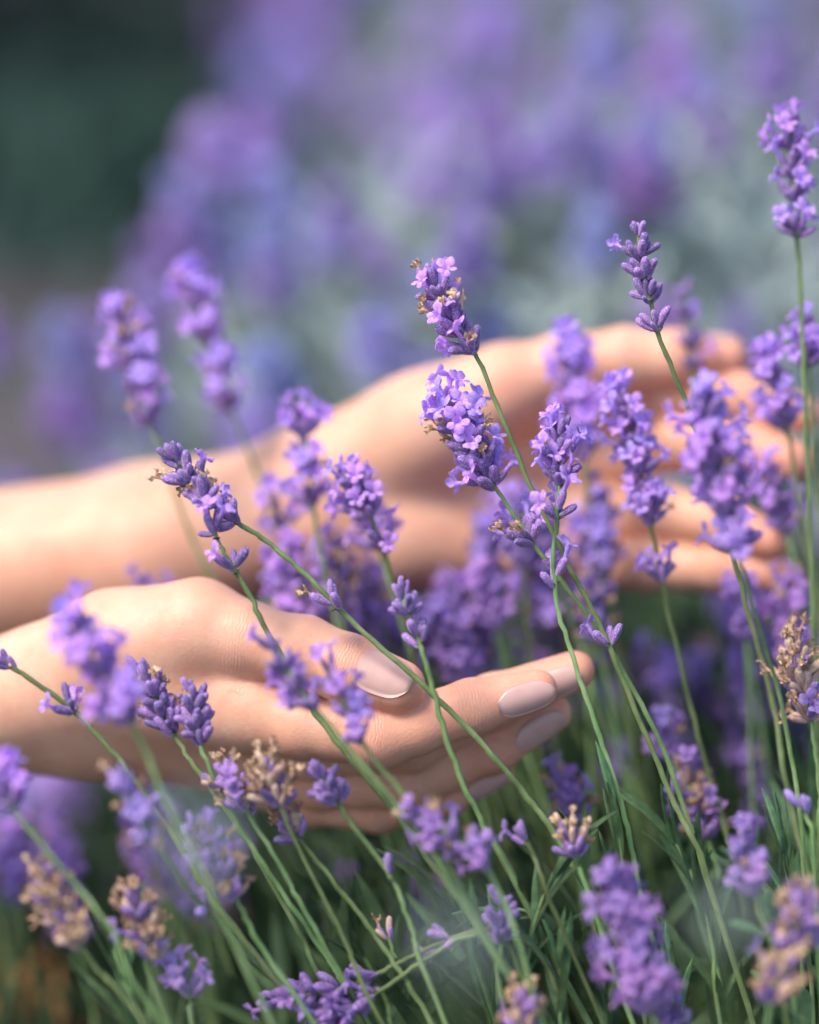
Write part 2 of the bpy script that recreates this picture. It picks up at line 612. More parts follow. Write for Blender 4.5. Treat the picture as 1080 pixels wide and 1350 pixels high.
# ------------------------------------------------------------------ the person's two arms
H = 0.0011
def surface_nets(Fd, org, h):
    S = Fd < 0
    c = S[:-1, :-1, :-1].astype(np.int8)
    tot = np.zeros(c.shape, np.int8)
    for dx in (0, 1):
        for dy in (0, 1):
            for dz in (0, 1):
                tot += S[dx:S.shape[0] - 1 + dx, dy:S.shape[1] - 1 + dy, dz:S.shape[2] - 1 + dz]
    mask = (tot > 0) & (tot < 8)
    I, J, K = np.nonzero(mask)
    idx = -np.ones(mask.shape, np.int32)
    idx[I, J, K] = np.arange(len(I))
    acc = np.zeros((len(I), 3)); cnt = np.zeros(len(I))
    corners = [(0, 0, 0), (1, 0, 0), (0, 1, 0), (1, 1, 0), (0, 0, 1), (1, 0, 1), (0, 1, 1), (1, 1, 1)]
    vals = [Fd[I + a, J + b, K + d] for a, b, d in corners]
    for i in range(8):
        for j in range(i + 1, 8):
            if sum(abs(p - q) for p, q in zip(corners[i], corners[j])) != 1: continue
            va, vb = vals[i], vals[j]
            cr = (va < 0) != (vb < 0)
            t = np.where(cr, va / np.where(cr, va - vb, 1), 0)
            a, b = np.array(corners[i]), np.array(corners[j])
            acc += np.where(cr[:, None], a + t[:, None] * (b - a), 0)
            cnt += cr
    V = (np.stack([I, J, K], 1) + acc / cnt[:, None]) * h + org
    Q = []
    # x edges
    def quads(A, B, sl, offs):
        ch = A != B
        ii, jj, kk = np.nonzero(ch)
        flip = A[ii, jj, kk]
        ii, jj, kk = ii + sl[0], jj + sl[1], kk + sl[2]
        q = np.stack([idx[ii + o[0], jj + o[1], kk + o[2]] for o in offs], 1)
        q[~flip] = q[~flip][:, ::-1]
        return q[(q >= 0).all(1)]
    Q.append(quads(S[:-1, 1:-1, 1:-1], S[1:, 1:-1, 1:-1], (0, 1, 1), [(0, -1, -1), (0, 0, -1), (0, 0, 0), (0, -1, 0)]))
    Q.append(quads(S[1:-1, :-1, 1:-1], S[1:-1, 1:, 1:-1], (1, 0, 1), [(-1, 0, -1), (-1, 0, 0), (0, 0, 0), (0, 0, -1)]))
    Q.append(quads(S[1:-1, 1:-1, :-1], S[1:-1, 1:-1, 1:], (1, 1, 0), [(-1, -1, 0), (0, -1, 0), (0, 0, 0), (-1, 0, 0)]))
    return V, np.concatenate(Q)

def smin(a, b, k):
    h = np.clip(.5 + .5 * (b - a) / k, 0, 1)
    return b + (a - b) * h - k * h * (1 - h)

class Field:
    def __init__(s, lo, hi):
        s.lo = np.array(lo) ; n = np.ceil((np.array(hi) - s.lo) / H).astype(int) + 1
        s.ax = [s.lo[i] + np.arange(n[i]) * H for i in range(3)]
        s.shape = tuple(n)
        s.F = {}
    def layer(s, name):
        if name not in s.F: s.F[name] = np.full(s.shape, .03, np.float32)
        return s.F[name]
    def cone(s, name, a, b, ra, rb, k):
        F = s.layer(name)
        a = np.array(a); b = np.array(b)
        pad = max(ra, rb) + .022
        lo = np.minimum(a, b) - pad; hi = np.maximum(a, b) + pad
        sl = []
        for i in range(3):
            i0 = max(0, int((lo[i] - s.lo[i]) / H)); i1 = min(s.shape[i], int((hi[i] - s.lo[i]) / H) + 2)
            if i1 <= i0: return
            sl.append(slice(i0, i1))
        X, Y, Z = np.meshgrid(*[s.ax[i][sl[i]].astype(np.float32) for i in range(3)], indexing='ij')
        ba = b - a
        h = np.clip(((X - a[0]) * ba[0] + (Y - a[1]) * ba[1] + (Z - a[2]) * ba[2]) / max(1e-12, ba @ ba), 0, 1)
        d = np.sqrt((X - a[0] - h * ba[0]) ** 2 + (Y - a[1] - h * ba[1]) ** 2 + (Z - a[2] - h * ba[2]) ** 2) - (ra + (rb - ra) * h)
        sub = F[tuple(sl)]
        F[tuple(sl)] = smin(sub, d.astype(np.float32), k)

def nail(parent, base, A, B, ra, rb, normal, s0, s1, width, name='fingernail'):
    """a curved polished nail plate lying on the last finger bone A-B"""
    A, B = Vector(A), Vector(B)
    ax = (B - A).normalized()
    L = (B - A).length
    n = (normal - ax * normal.dot(ax)).normalized()
    sd = ax.cross(n)
    NS, NT = 15, 11
    grid = []
    for i in range(NS):
        u = i / (NS - 1)
        s = s0 + (s1 - s0) * u
        f = s / L
        r = ra + (rb - ra) * min(f, 1.0)
        lift = r * .99 + .0004
        if f > .85: lift -= (f - .85) ** 2 * L * .35
        if u < .5: wf = (1 - (1 - u / .5) ** 2.6) ** .5 if u > 0 else .12
        else: wf = (1 - ((u - .5) / .5) ** 3.2) ** .5 if u < 1 else .10
        wf = max(wf, .3) * (1 - .08 * u)
        row = []
        for j in range(NT):
            t = (j / (NT - 1) * 2 - 1)
            x = t * width * .5 * wf
            th = x / (r * 1.02)
            row.append(A + ax * s + (n * math.cos(th) + sd * math.sin(th)) * lift + n * (.0002 * (1 - t * t)))
        grid.append(row)
    V, F = [], []
    for lay in (0, 1):
        for row in grid:
            for p in row:
                V.append(p - (n * .0006 * lay) - base)
    o = NS * NT
    for i in range(NS - 1):
        for j in range(NT - 1):
            a = i * NT + j
            F.append((a, a + 1, a + NT + 1, a + NT))
            F.append((o + a, o + a + NT, o + a + NT + 1, o + a + 1))
    for i in range(NS - 1):
        for j in (0, NT - 1):
            a = i * NT + j
            F.append((a, a + NT, o + a + NT, o + a))
    for j in range(NT - 1):
        for i in (0, NS - 1):
            a = i * NT + j
            F.append((a, a + 1, o + a + 1, o + a))
    return link(name, mesh('fingernail', V, F, [M_NAIL]), parent)

def build_arm(parent, base, palm, fingers, label, nails):
    """palm / fingers: lists of ((px,py,w), radius mm) chains"""
    allp, maxr = [], 0
    for ch in palm + fingers:
        for p, r in ch:
            allp.append(P(*p)); maxr = max(maxr, r * MM)
    allp = np.array([tuple(v) for v in allp])
    f = Field(allp.min(0) - maxr - .006, allp.max(0) + maxr + .006)
    for ch in palm:
        for (a, ra), (b, rb) in zip(ch, ch[1:]):
            f.cone('palm', P(*a), P(*b), ra * MM, rb * MM, .011)
    for fi, ch in enumerate(fingers):
        for si, ((a, ra), (b, rb)) in enumerate(zip(ch, ch[1:])):
            A, B = P(*a), P(*b)
            if 0 < si < len(ch) - 2 and (B - A).length > .013:     # a finger bone is waisted between its joints
                C = A.lerp(B, .5); rc = (ra + rb) * .5 * .9
                f.cone('f%d' % fi, A, C, ra * MM, rc * MM, .003)
                f.cone('f%d' % fi, C, B, rc * MM, rb * MM, .003)
            else:
                f.cone('f%d' % fi, A, B, ra * MM, rb * MM, .003)
    tot = None
    for fi in range(len(fingers)):
        g = f.F['f%d' % fi]
        tot = g if tot is None else smin(tot, g, .0009)
    tot = smin(f.F['palm'], tot, .0075)
    V, Q = surface_nets(tot, f.lo, H)
    # light smoothing
    E = np.concatenate([Q[:, [0, 1]], Q[:, [1, 2]], Q[:, [2, 3]], Q[:, [3, 0]]])
    deg = np.bincount(E.ravel(), minlength=len(V))[:, None]
    for it in range(4):
        S = np.zeros_like(V)
        for c in range(3):
            S[:, c] = np.bincount(E[:, 0], V[E[:, 1], c], len(V)) + np.bincount(E[:, 1], V[E[:, 0], c], len(V))
        V = V + (.6 if it % 2 == 0 else -.55) * (S / deg - V)
    m = bpy.data.meshes.new('arm')
    Vb = V - np.array(base)
    m.from_pydata(Vb.tolist(), [], Q.tolist())
    m.materials.append(M_SKIN)
    m.polygons.foreach_set('use_smooth', np.ones(len(m.polygons), dtype=bool))
    # skin is pinker at finger ends and joints
    fl = np.zeros(len(V))
    for ch in fingers:
        for i, (p, r) in enumerate(ch[1:]):
            q = np.array(P(*p))
            d2 = ((V - q) ** 2).sum(1)
            rr = (.011 if i < len(ch) - 2 else .020)
            fl = np.maximum(fl, np.exp(-d2 / rr ** 2) * (.5 if i < len(ch) - 2 else 1.0))
    at = m.attributes.new('flush', 'FLOAT', 'POINT')
    at.data.foreach_set('value', fl.astype(np.float32))
    jp = np.zeros(len(V)); jn = np.zeros(len(V))
    for ch in fingers:
        for i in (2, len(ch) - 2):
            q = np.array(P(*ch[i][0])); ax = np.array(P(*ch[i + 1][0])) - np.array(P(*ch[i - 1][0])); ax /= np.linalg.norm(ax)
            s = (V - q) @ ax * 1000
            dd = np.sqrt(((V - q) ** 2).sum(1)) * 1000
            wgt = np.exp(-(s / 3.6) ** 2) * (dd < ch[i][1] * 1.5 + 2)
            jp = np.where(wgt > jn, s, jp); jn = np.maximum(jn, wgt)
    for nm, arr in (('joint_pos', jp), ('joint_near', jn)):
        m.attributes.new(nm, 'FLOAT', 'POINT').data.foreach_set('value', arr.astype(np.float32))
    m.update()
    o = link('arm', m, parent)
    o['label'] = label
    for fi, normal, s0, s1, wd in nails:
        ch = fingers[fi]
        (a, ra), (b, rb) = ch[-2], ch[-1]
        nail(o, Vector(base), P(*a), P(*b), ra * MM, rb * MM, normal, s0 * MM, s1 * MM, wd * MM)
    return o

def cv(x, y, z):                       # direction: right, up, towards the viewer
    return (RIGHT * x + UP * y - FWD * z).normalized()

def person():
    base = Vector((-0.40, P(0, 0, 90).y, 0.0))
    root = empty('person', base)
    tag(root, "person's two bare arms reaching in from the left, hands cupped around the lavender", 'person')
    # near arm: the thumb side towards the viewer
    palm = [
        [((-1300, 1010, 120), 31), ((-700, 975, 85), 26), ((-250, 940, 58), 18.5), ((-20, 928, 47), 16.2)],
        [((-1300, 1020, 170), 31), ((-700, 985, 120), 24), ((-250, 952, 78), 17), ((-20, 942, 64), 15)],
        [((-20, 928, 47), 15), ((90, 908, 42), 14.5), ((220, 905, 34), 13.0), ((330, 930, 26), 10.5)],
        [((-20, 940, 60), 14), ((120, 945, 52), 14), ((330, 975, 42), 10.5)],
        [((-20, 940, 64), 13), ((120, 950, 62), 12), ((330, 996, 54), 9.5)],
        [((40, 945, 68), 11), ((140, 958, 70), 10), ((335, 1014, 64), 8.5)],
        [((60, 890, 40), 12), ((150, 850, 32), 12.5), ((262, 826, 24), 11.3)],
        [((170, 880, 40), 12), ((300, 905, 34), 10)],
    ]
    fingers = [
        [((150, 850, 32), 11.0), ((262, 824, 24), 10.8), ((330, 840, 18), 9.2), ((400, 860, 13), 9.6), ((460, 882, 9), 8.9), ((526, 905, 5), 7.2)],
        [((315, 932, 26), 10.2), ((400, 955, 19), 9.2), ((500, 968, 12), 9.1), ((550, 955, 11), 7.9), ((622, 932, 11), 7.2), ((708, 909, 12), 5.5)],
        [((320, 975, 42), 10), ((420, 985, 36), 8.8), ((540, 975, 30), 8.8), ((650, 925, 27), 7.3), ((758, 884, 25), 5.5)],
        [((325, 998, 54), 9), ((420, 1028, 46), 8.0), ((540, 1030, 38), 8.0), ((650, 985, 34), 6.9), ((728, 940, 32), 5.3)],
        [((335, 1016, 64), 8.0), ((410, 1054, 55), 7.2), ((500, 1064, 48), 6.9), ((590, 1046, 43), 6.0), ((655, 1016, 40), 4.8)],
    ]
    build_arm(root, base, palm, fingers, 'near bare arm, hand half open with thumb laid along the index finger',
              [(0, cv(.12, .30, .95), 1.6, 19.4, 13.4), (1, cv(.1, -.25, .95), 6.5, 22.5, 9.2), (2, cv(.15, -.2, .95), 8.0, 25.5, 9.0), (3, cv(.15, -.35, .9), 7, 22, 8.6), (4, cv(.1, -.5, .85), 6, 18.5, 7.0)])
    # far arm: palm towards the viewer, thumb on top
    palm = [
        [((-1200, 860, 210), 33), ((-700, 805, 185), 29), ((-100, 765, 150), 23.5), ((200, 722, 138), 21), ((420, 672, 130), 17.5)],
        [((-1200, 830, 240), 32), ((-700, 775, 205), 27), ((-100, 745, 168), 21), ((200, 700, 152), 18.5), ((420, 645, 138), 16)],
        [((-1200, 900, 225), 30), ((-700, 850, 195), 26), ((-100, 822, 158), 20), ((200, 765, 144), 17), ((420, 692, 132), 13.5)],
        [((400, 625, 132), 14), ((520, 598, 128), 15), ((660, 575, 130), 12), ((745, 560, 130), 10)],
        [((420, 650, 136), 14), ((560, 640, 138), 14), ((745, 618, 134), 10.5)],
        [((420, 680, 134), 14), ((560, 680, 136), 14), ((735, 680, 132), 10.5)],
        [((420, 690, 130), 13), ((540, 710, 128), 14), ((705, 738, 126), 10)],
        [((450, 620, 126), 13), ((560, 565, 118), 15), ((665, 512, 112), 12)],
    ]
    fingers = [
        [((560, 565, 118), 12.5), ((665, 512, 112), 11.5), ((740, 484, 108), 9.8), ((825, 474, 104), 9.6), ((890, 472, 101), 8.4), ((958, 468, 98), 6.0)],
        [((745, 560, 130), 9.8), ((815, 535, 122), 8.8), ((885, 514, 110), 8.6), ((975, 522, 98), 7.3), ((1058, 546, 90), 5.5)],
        [((745, 618, 134), 10), ((820, 600, 125), 9), ((895, 582, 110), 8.7), ((985, 588, 96), 7.4), ((1050, 608, 86), 5.7)],
        [((735, 680, 132), 9.6), ((810, 680, 122), 8.6), ((880, 676, 106), 8.2), ((960, 690, 92), 7.0), ((1018, 712, 82), 5.4)],
        [((705, 738, 126), 9), ((780, 745, 116), 7.9), ((850, 746, 106), 7.7), ((950, 750, 95), 6.8), ((1036, 758, 86), 5.4)],
    ]
    build_arm(root, base, palm, fingers, 'far bare arm, open palm facing the viewer behind the flowers',
              [(0, cv(.1, .95, .1), 5, 18.5, 11), (1, cv(.1, .6, -.8), 8, 23, 9), (2, cv(.1, .2, -.95), 8, 20, 9), (3, cv(.1, .1, -.95), 8, 20, 9), (4, cv(.6, -.1, -.7), 8, 20, 8)])
person()

# ------------------------------------------------------------------ the sprigs one can tell apart
G1 = 'lavender sprigs around the hands'
def S(label, pts, w=0, **kw):
    kw.setdefault('group', G1)
    return sprig(label, pts, w, **kw)

S('sharp lavender sprig with tan withered tip, tall at centre above the far wrist', [(560, 350), (588, 408), (615, 452), (640, 494), (690, 620), (745, 735), (800, 845), (850, 965), (890, 1060), (940, 1180)], 0, head=(5, 134, 8), low=((560, 4),), fl=.3, dr=.16)
S('half withered sprig leaning left over the far forearm, stem crossing the thumbnail', [(222, 586), (250, 632), (298, 680), (345, 708), (400, 755), (470, 825), (560, 905), (640, 985), (690, 1045), (735, 1105), (800, 1220)], -6, head=(3, 92, 9), low=((140, 7), (318, 5)), fl=.03, dr=.2, sz=1.1)
S('sparse lavender sprig hanging just below the half withered one over the far forearm', [(262, 630), (278, 690), (300, 735), (322, 772), (357, 840), (400, 915), (450, 985), (520, 1070), (600, 1180)], -9, head=(2, 40, 6), low=((85, 5), (140, 5)), fl=.12, dr=.15, sz=.95)
S('slim upright lavender sprig of closed buds rising above the far thumb', [(838, 283, 2), (845, 340, 2), (858, 400, 2), (868, 442, 2), (900, 520, 3), (932, 610, 8), (958, 700, 14), (985, 800, 20), (1020, 930, 24), (1052, 1100, 20)], 2, head=(4, 118, 7), low=((160, 6),), fl=.16, dr=.0, sz=.88)
S('sharp upright sprig right of centre with open florets and a pair low on its stem', [(735, 552), (738, 620), (733, 690), (732, 785), (760, 880), (795, 985), (825, 1080), (850, 1200)], -4, head=(3, 90, 7), low=((135, 5), (222, 3)), fl=.5, dr=.0)
S('plump sprig with open florets directly under the tall central sprig, before the far palm', [(588, 524), (612, 572), (652, 640), (700, 712), (770, 805), (830, 900), (900, 1060)], 8, head=(5, 134, 10), low=((222, 8),), fl=.42, dr=.14, sz=1.14)
S('short sharp sprig of closed buds standing just above the near thumbnail', [(525, 772), (544, 822), (560, 868), (578, 935), (602, 1012), (637, 1087), (672, 1150)], -14, head=(2, 42, 7), low=((84, 4),), fl=.0, dr=.0)
S('sharp bud sprig with withered tips before the near wrist, left of its twin', [(178, 868), (205, 920), (240, 985), (290, 1055), (345, 1140), (400, 1240), (450, 1330)], -10, head=(4, 112, 8), fl=.06, dr=.22, sz=1.0)
S('sharp sprig of closed buds before the near wrist, right of its twin', [(252, 893), (258, 940), (266, 985), (300, 1060), (355, 1150), (430, 1260), (480, 1340)], -13, head=(5, 92, 6), low=((160, 4),), fl=.0, dr=.0, sz=.92)
S('soft lavender sprig between the hands, stem running down behind the near thumb', [(452, 610, 28), (475, 655, 28), (497, 700, 30), (520, 770, 36), (545, 860, 48), (562, 950, 62), (585, 1020, 66), (640, 1120, 66)], 28, head=(4, 80, 9), low=((132, 5),), fl=.3, dr=.03)
S('thin sprig bending in from the left edge with a few buds along its arched stem', [(2, 872), (35, 892), (98, 938), (160, 1005), (215, 1080), (270, 1170), (330, 1250), (400, 1335)], -14, head=(1, 6, 5), low=((118, 5),), fl=.25, dr=.0)
S('blurred bright lavender sprig before the near wrist at the left edge', [(92, 805), (115, 855), (150, 920), (185, 975), (230, 1080), (290, 1200)], -66, head=(5, 170, 9), fl=.7, dr=.02, sz=1.0)
S('blurred pale sprig at lower left whose stem carries two lone buds', [(148, 1022, -62), (178, 1060, -58), (215, 1128, -48), (260, 1188, -35), (325, 1255, -16), (380, 1310, -10), (440, 1380, -10)], -40, head=(3, 125, 9), low=((290, 2),), fl=.05, tone=1, sz=1.05)
S('blurred sprig with open florets in front of the base of the near thumb', [(348, 832), (375, 885), (425, 945), (480, 1010), (540, 1085), (610, 1190)], -42, head=(4, 125, 7), fl=.35, dr=.0, sz=.85)
S('blurred sprig with drooping florets in front of the near index knuckle', [(428, 862), (452, 925), (482, 985), (540, 1060), (600, 1160)], -40, head=(4, 128, 6), fl=.5, dr=.0, sz=.82)
S('brown withered sprig below the near wrist, right of the twin bud sprigs', [(352, 995), (366, 1055), (400, 1130), (450, 1230), (500, 1340)], -24, head=(3, 72, 10), fl=.04, dr=.7, sz=1.05)
S('half withered violet sprig below the near wrist between twin sprigs and brown one', [(295, 1000), (325, 1065), (380, 1160), (430, 1250)], -18, head=(3, 80, 9), fl=.2, dr=.35)
S('single whorl of withered and violet buds under the near little finger', [(382, 1082), (404, 1118), (470, 1200), (520, 1270), (570, 1350)], -16, head=(2, 26, 8), fl=.05, dr=.5)
S('small sprig of closed buds before the near ring finger with one lone bud lower down', [(412, 1006), (440, 1050), (470, 1095), (515, 1155), (545, 1230), (575, 1320)], -24, head=(3, 62, 8), low=((188, 2),), fl=.0, dr=.0, sz=.9)
S('blurred lying sprig of violet and tan florets just below the near fingertips', [(528, 1066), (580, 1093), (632, 1132), (670, 1200), (700, 1300)], -46, head=(5, 140, 6), fl=.4, dr=.28, sz=.85)
S('small upright cluster of violet buds among the leaves at bottom centre', [(662, 1178), (662, 1250), (665, 1330)], -22, head=(3, 62, 6), fl=.0, dr=.0)
S('big blurred spike of open violet florets at the bottom, right of centre', [(818, 1162), (828, 1220), (848, 1300), (870, 1400)], -52, head=(5, 182, 9), fl=.8, dr=.05, sz=1.08)
S('blurred tan withered head cut by the bottom edge at centre', [(685, 1305), (695, 1350), (705, 1420)], -42, head=(3, 60, 10), fl=.1, dr=.75, sz=.9)
S('blurred violet head cut by the bottom edge, below the big open spike', [(862, 1302), (870, 1350), (885, 1430)], -36, head=(3, 60, 9), fl=.5, dr=.1, sz=.9)
S('blurred spike of tan withered florets in the bottom right corner', [(1060, 1168), (1045, 1230), (1022, 1300), (1012, 1400)], -60, head=(5, 160, 11), fl=.2, dr=.55, sz=.95)
S('small blurred violet and pink sprig above the tan corner spike', [(982, 1090), (990, 1140), (1000, 1200), (1030, 1300)], -42, head=(3, 88, 8), fl=.6, dr=.1, sz=.9)
S('sprig of tan withered florets at the right edge below the far fingers', [(1048, 838), (1055, 900), (1070, 955), (1080, 1040), (1088, 1150)], 12, head=(4, 112, 9), fl=.06, dr=.8, sz=1.15)
S('tallest lavender sprig at the right edge, rising far above the far hand', [(1042, 142), (1045, 210), (1050, 280), (1056, 400), (1064, 600), (1072, 800), (1080, 1000)], 36, head=(4, 125, 8), low=((172, 7),), fl=.45, dr=.0, sz=0.95)
S('blurred short violet head at the right edge beside the far fingertips', [(1058, 420), (1066, 480), (1074, 600), (1085, 800)], 46, head=(3, 62, 9), fl=.5, dr=.0, sz=0.95)
S('blurred violet sprig before the far index fingertip', [(1010, 452), (1025, 520), (1040, 580), (1060, 700), (1090, 900)], 58, head=(4, 120, 9), fl=.5, dr=.0, sz=0.95)
S('full violet sprig with cream withered tip before the far palm, lone whorl below', [(812, 506), (835, 580), (858, 690), (880, 800), (920, 970), (955, 1090), (980, 1200)], 36, head=(6, 190, 10), low=((268, 7),), fl=.55, dr=.1, sz=0.95)
S('wide blurred violet sprig across the far fingers with a loose whorl under it', [(922, 505, -46), (940, 580, -45), (962, 680, -42), (990, 790, -32), (1030, 930, -14), (1060, 1140, -8)], -45, head=(6, 182, 10), low=((240, 7),), fl=.6, dr=.06, sz=1.12)
S('blurred violet sprig in front of the far ring fingertip', [(1002, 605), (1025, 660), (1042, 725), (1070, 850), (1100, 1000)], 72, head=(4, 105, 9), fl=.5, dr=.05, sz=0.99)
S('blurred bright violet sprig standing before the base of the far thumb', [(750, 432), (755, 510), (768, 600), (790, 750), (830, 950)], 80, head=(6, 175, 10), fl=.65, dr=.0, sz=1.03)
S('faint blurred sprig behind the slim bud sprig, over the far thumb tip', [(898, 365), (905, 430), (918, 510), (945, 640), (980, 800)], 92, head=(4, 125, 6), fl=.1, dr=.0, sz=.9)
S('blurred tan-tipped sprig above the far forearm at left, left one of two', [(152, 400), (175, 470), (192, 545), (215, 600), (245, 690), (300, 800), (420, 1000)], 88, head=(4, 125, 10), low=((165, 8),), fl=.45, dr=.12, sz=0.99)
S('blurred all-violet sprig above the far forearm at left, right one of two', [(250, 370), (270, 440), (300, 530), (330, 600), (375, 720), (430, 850), (520, 1000)], 108, head=(2, 38, 9), low=((85, 8), (135, 8), (178, 8)), fl=.45, dr=.06, sz=1.03)
S('blurred violet sprig before the far wrist, left of the soft central sprig', [(394, 542), (404, 600), (412, 660), (430, 760), (470, 900)], 62, head=(2, 34, 9), low=((85, 8), (125, 8)), fl=.45, dr=.03, sz=0.95)
S('dull blurred sprig low before the far wrist above the near thumb base', [(352, 650), (375, 700), (395, 760), (430, 880)], 75, head=(3, 90, 8), fl=.3, dr=.2)
S('blurred violet sprig right behind the soft central sprig', [(465, 625), (485, 680), (505, 740), (540, 850)], 58, head=(4, 110, 9), fl=.55, dr=.05, sz=0.95)
S('dark faint sprig tip peeping up between forearm and near wrist', [(190, 768), (205, 800), (230, 860), (300, 980)], 82, head=(2, 30, 6), fl=.2, dr=.1, sz=.9)
S('blurred tan withered sprig near the left edge below the near arm', [(48, 1140), (75, 1190), (105, 1245), (130, 1280), (190, 1350)], -48, head=(4, 125, 9), fl=.05, dr=.75, sz=.95)
S('blurred tan and violet sprig at lower left, second from the left edge', [(168, 1165), (185, 1215), (202, 1262), (215, 1330)], -36, head=(4, 105, 9), fl=.06, dr=.7, sz=.95)
S('few open violet florets low at the bottom left', [(240, 1288), (252, 1320), (265, 1390)], -30, head=(2, 34, 5), fl=.8, dr=.0)
S('blurred pink violet sprig tip at the left edge under the near arm', [(6, 1000), (14, 1060), (70, 1130), (150, 1230), (200, 1330)], -55, head=(3, 66, 7), fl=.6, dr=.0, sz=.85)
S('blurred withered pink sprig hanging under the near wrist', [(262, 1090), (295, 1150), (325, 1210), (380, 1300)], -34, head=(4, 105, 8), fl=.2, dr=.45, sz=.9)
S('violet sprig lying almost flat along the bottom edge, left of centre', [(345, 1320), (410, 1312), (470, 1296), (530, 1268), (600, 1236), (665, 1226), (715, 1262), (745, 1340)], -16, head=(4, 155, 7), low=((275, 4),), fl=.25, dr=.05, rad=.8)
S('bright violet florets on a thin slanting stem at the bottom edge', [(425, 1345), (462, 1330), (500, 1308), (560, 1266), (612, 1236), (662, 1240), (700, 1320)], -18, head=(2, 45, 8), low=((85, 4),), fl=.55, dr=.0, rad=.75)
S('small withered sprig with two pinkish buds at bottom centre left', [(508, 1222), (522, 1262), (560, 1330)], -14, head=(1, 5, 4), fl=.0, dr=.5, rad=.7, sz=.85)
S('blurred dull violet sprig in the dark stems right of the near fingertips', [(735, 1008), (748, 1055), (775, 1120), (810, 1220)], 46, head=(4, 95, 7), fl=.25, dr=.25)
S('blurred tan and pink sprig in the dark stems under the withered edge sprig', [(900, 1000), (915, 1055), (935, 1110), (955, 1200)], 40, head=(4, 115, 8), fl=.25, dr=.5)
S('faint violet head in the dark stems beneath the far little finger', [(872, 965), (885, 1000), (905, 1080)], 66, head=(2, 40, 7), fl=.4, dr=.1)
S('withered cream whorl beside the green leaves at bottom centre', [(752, 1100), (762, 1135), (790, 1220)], -20, head=(2, 30, 7), fl=.05, dr=.6)
S('pair of pale buds left of the cream whorl at bottom centre', [(688, 1100), (705, 1130), (740, 1220)], -26, head=(1, 6, 4), fl=.1, dr=.0, rad=.7)
S('pair of lone pale buds at the right edge under the withered sprig', [(1050, 1065), (1064, 1080), (1075, 1160)], -28, head=(1, 6, 4), fl=.15, dr=.0, tone=1)

# sprigs so far out of focus between and behind the hands that nothing tells them apart
G2 = 'blurred lavender sprigs massed between and behind the hands'
L2 = 'blurred violet sprig in the dense mass of lavender behind the near hand'
def massed(n, xr, yr, wr, lean, fl=(.2, .7), label=L2, group=G2, tone=0):
    for i in range(n):
        x, y, w = rng.uniform(*xr), rng.uniform(*yr), rng.uniform(*wr)
        nwh = rng.randint(3, 5)
        L = 24 * nwh * FOCUS * 1000 / (FOCUS * 1000 + w)
        lx = rng.gauss(lean, 25)
        pts = [(x, y, w), (x + lx * .35, y + 90, w + 2), (x + lx * .9, y + 210, w + 4), (x + lx * 1.5, y + 330, w + 6)]
        sprig(label, pts, w, head=(nwh, L * 1.15, 7), fl=rng.uniform(*fl), dr=rng.choice((0, .1, .3, .5)), sz=rng.uniform(.85, 1.02), group=group, split=False, tone=tone)
massed(12, (400, 640), (735, 830), (70, 116), 60, (.08, .4))
massed(14, (560, 790), (715, 860), (74, 122), 60, (.08, .4))
massed(3, (345, 480), (680, 750), (62, 100), 55, (.15, .5), 'blurred violet sprig crowded before the far wrist above the near thumb', 'blurred sprigs before the far wrist')
massed(9, (585, 790), (625, 730), (78, 104), 55, (.1, .5), 'blurred violet sprig crowded before the lower half of the far palm', 'blurred sprigs before the far palm')
massed(2, (900, 1040), (690, 750), (40, 72), 45, (.2, .6), 'blurred violet sprig crowded before the far ring and little fingers', 'blurred sprigs before the far fingers')
massed(7, (800, 1060), (770, 860), (90, 170), 50)
massed(14, (760, 1090), (840, 1010), (110, 260), 50, (.1, .5), 'faint dark violet sprig deep among the stems below the far hand', 'dark blurred sprigs below the far hand')
massed(16, (-60, 260), (1040, 1140), (80, 230), 60, (.1, .5), 'dark violet sprig blurred in the shade under the near arm', 'dark blurred sprigs under the near arm')
massed(9, (250, 640), (1100, 1180), (70, 200), 50, (.1, .4), 'dark blurred sprig in the shade below the near fingers', 'dark blurred sprigs below the near fingers')
# ------------------------------------------------------------------ leaves and leafy shoots
def make_leaf(seed, L=34.0, W=1.9, mat=None, bend=.5, rows=7):
    r = random.Random(seed)
    V, F = [], []
    for i in range(rows):
        t = i / (rows - 1)
        w = W * (math.sin(math.pi * min(1, .12 + t * .9)) ** .55) * (1 if t < .98 else .3)
        x = L * math.sin(bend * t) / bend
        z = L * (1 - math.cos(bend * t)) / bend
        V += [[x, -w, -.55 * W * .6 - z], [x, -w * .45, .25 - z], [x, 0, -.12 - z], [x, w * .45, .25 - z], [x, w, -.55 * W * .6 - z]]
    for i in range(rows - 1):
        for j in range(4):
            a = i * 5 + j
            F.append((a, a + 1, a + 6, a + 5))
    return mesh('leaf', [(x * MM, y * MM, z * MM) for x, y, z in V], F, [mat])
LEAVES = [make_leaf(1, 34, 1.9, M_LEAF, .5), make_leaf(2, 28, 1.7, M_LEAF, .25), make_leaf(3, 38, 2.0, M_LEAF, .8), make_leaf(4, 30, 1.8, M_LEAF, -.4)]
LEAVESG = [make_leaf(5, 34, 2.0, M_LEAFG, .5), make_leaf(6, 30, 1.9, M_LEAFG, .2)]
BROAD = [make_leaf(7, 26, 5.5, M_LEAF, .6, 9)]

def leaf_matrix(p, dirn, roll, s):
    x = dirn.normalized()
    z = (Vector((0, 0, 1)) - x * x.z)
    if z.length < .2: z = x.orthogonal()
    z.normalize()
    z = Matrix.Rotation(roll, 3, x) @ z
    y = z.cross(x)
    return Matrix.Translation(p) @ Matrix((x, y, z)).transposed().to_4x4() @ Matrix.Scale(s, 4)

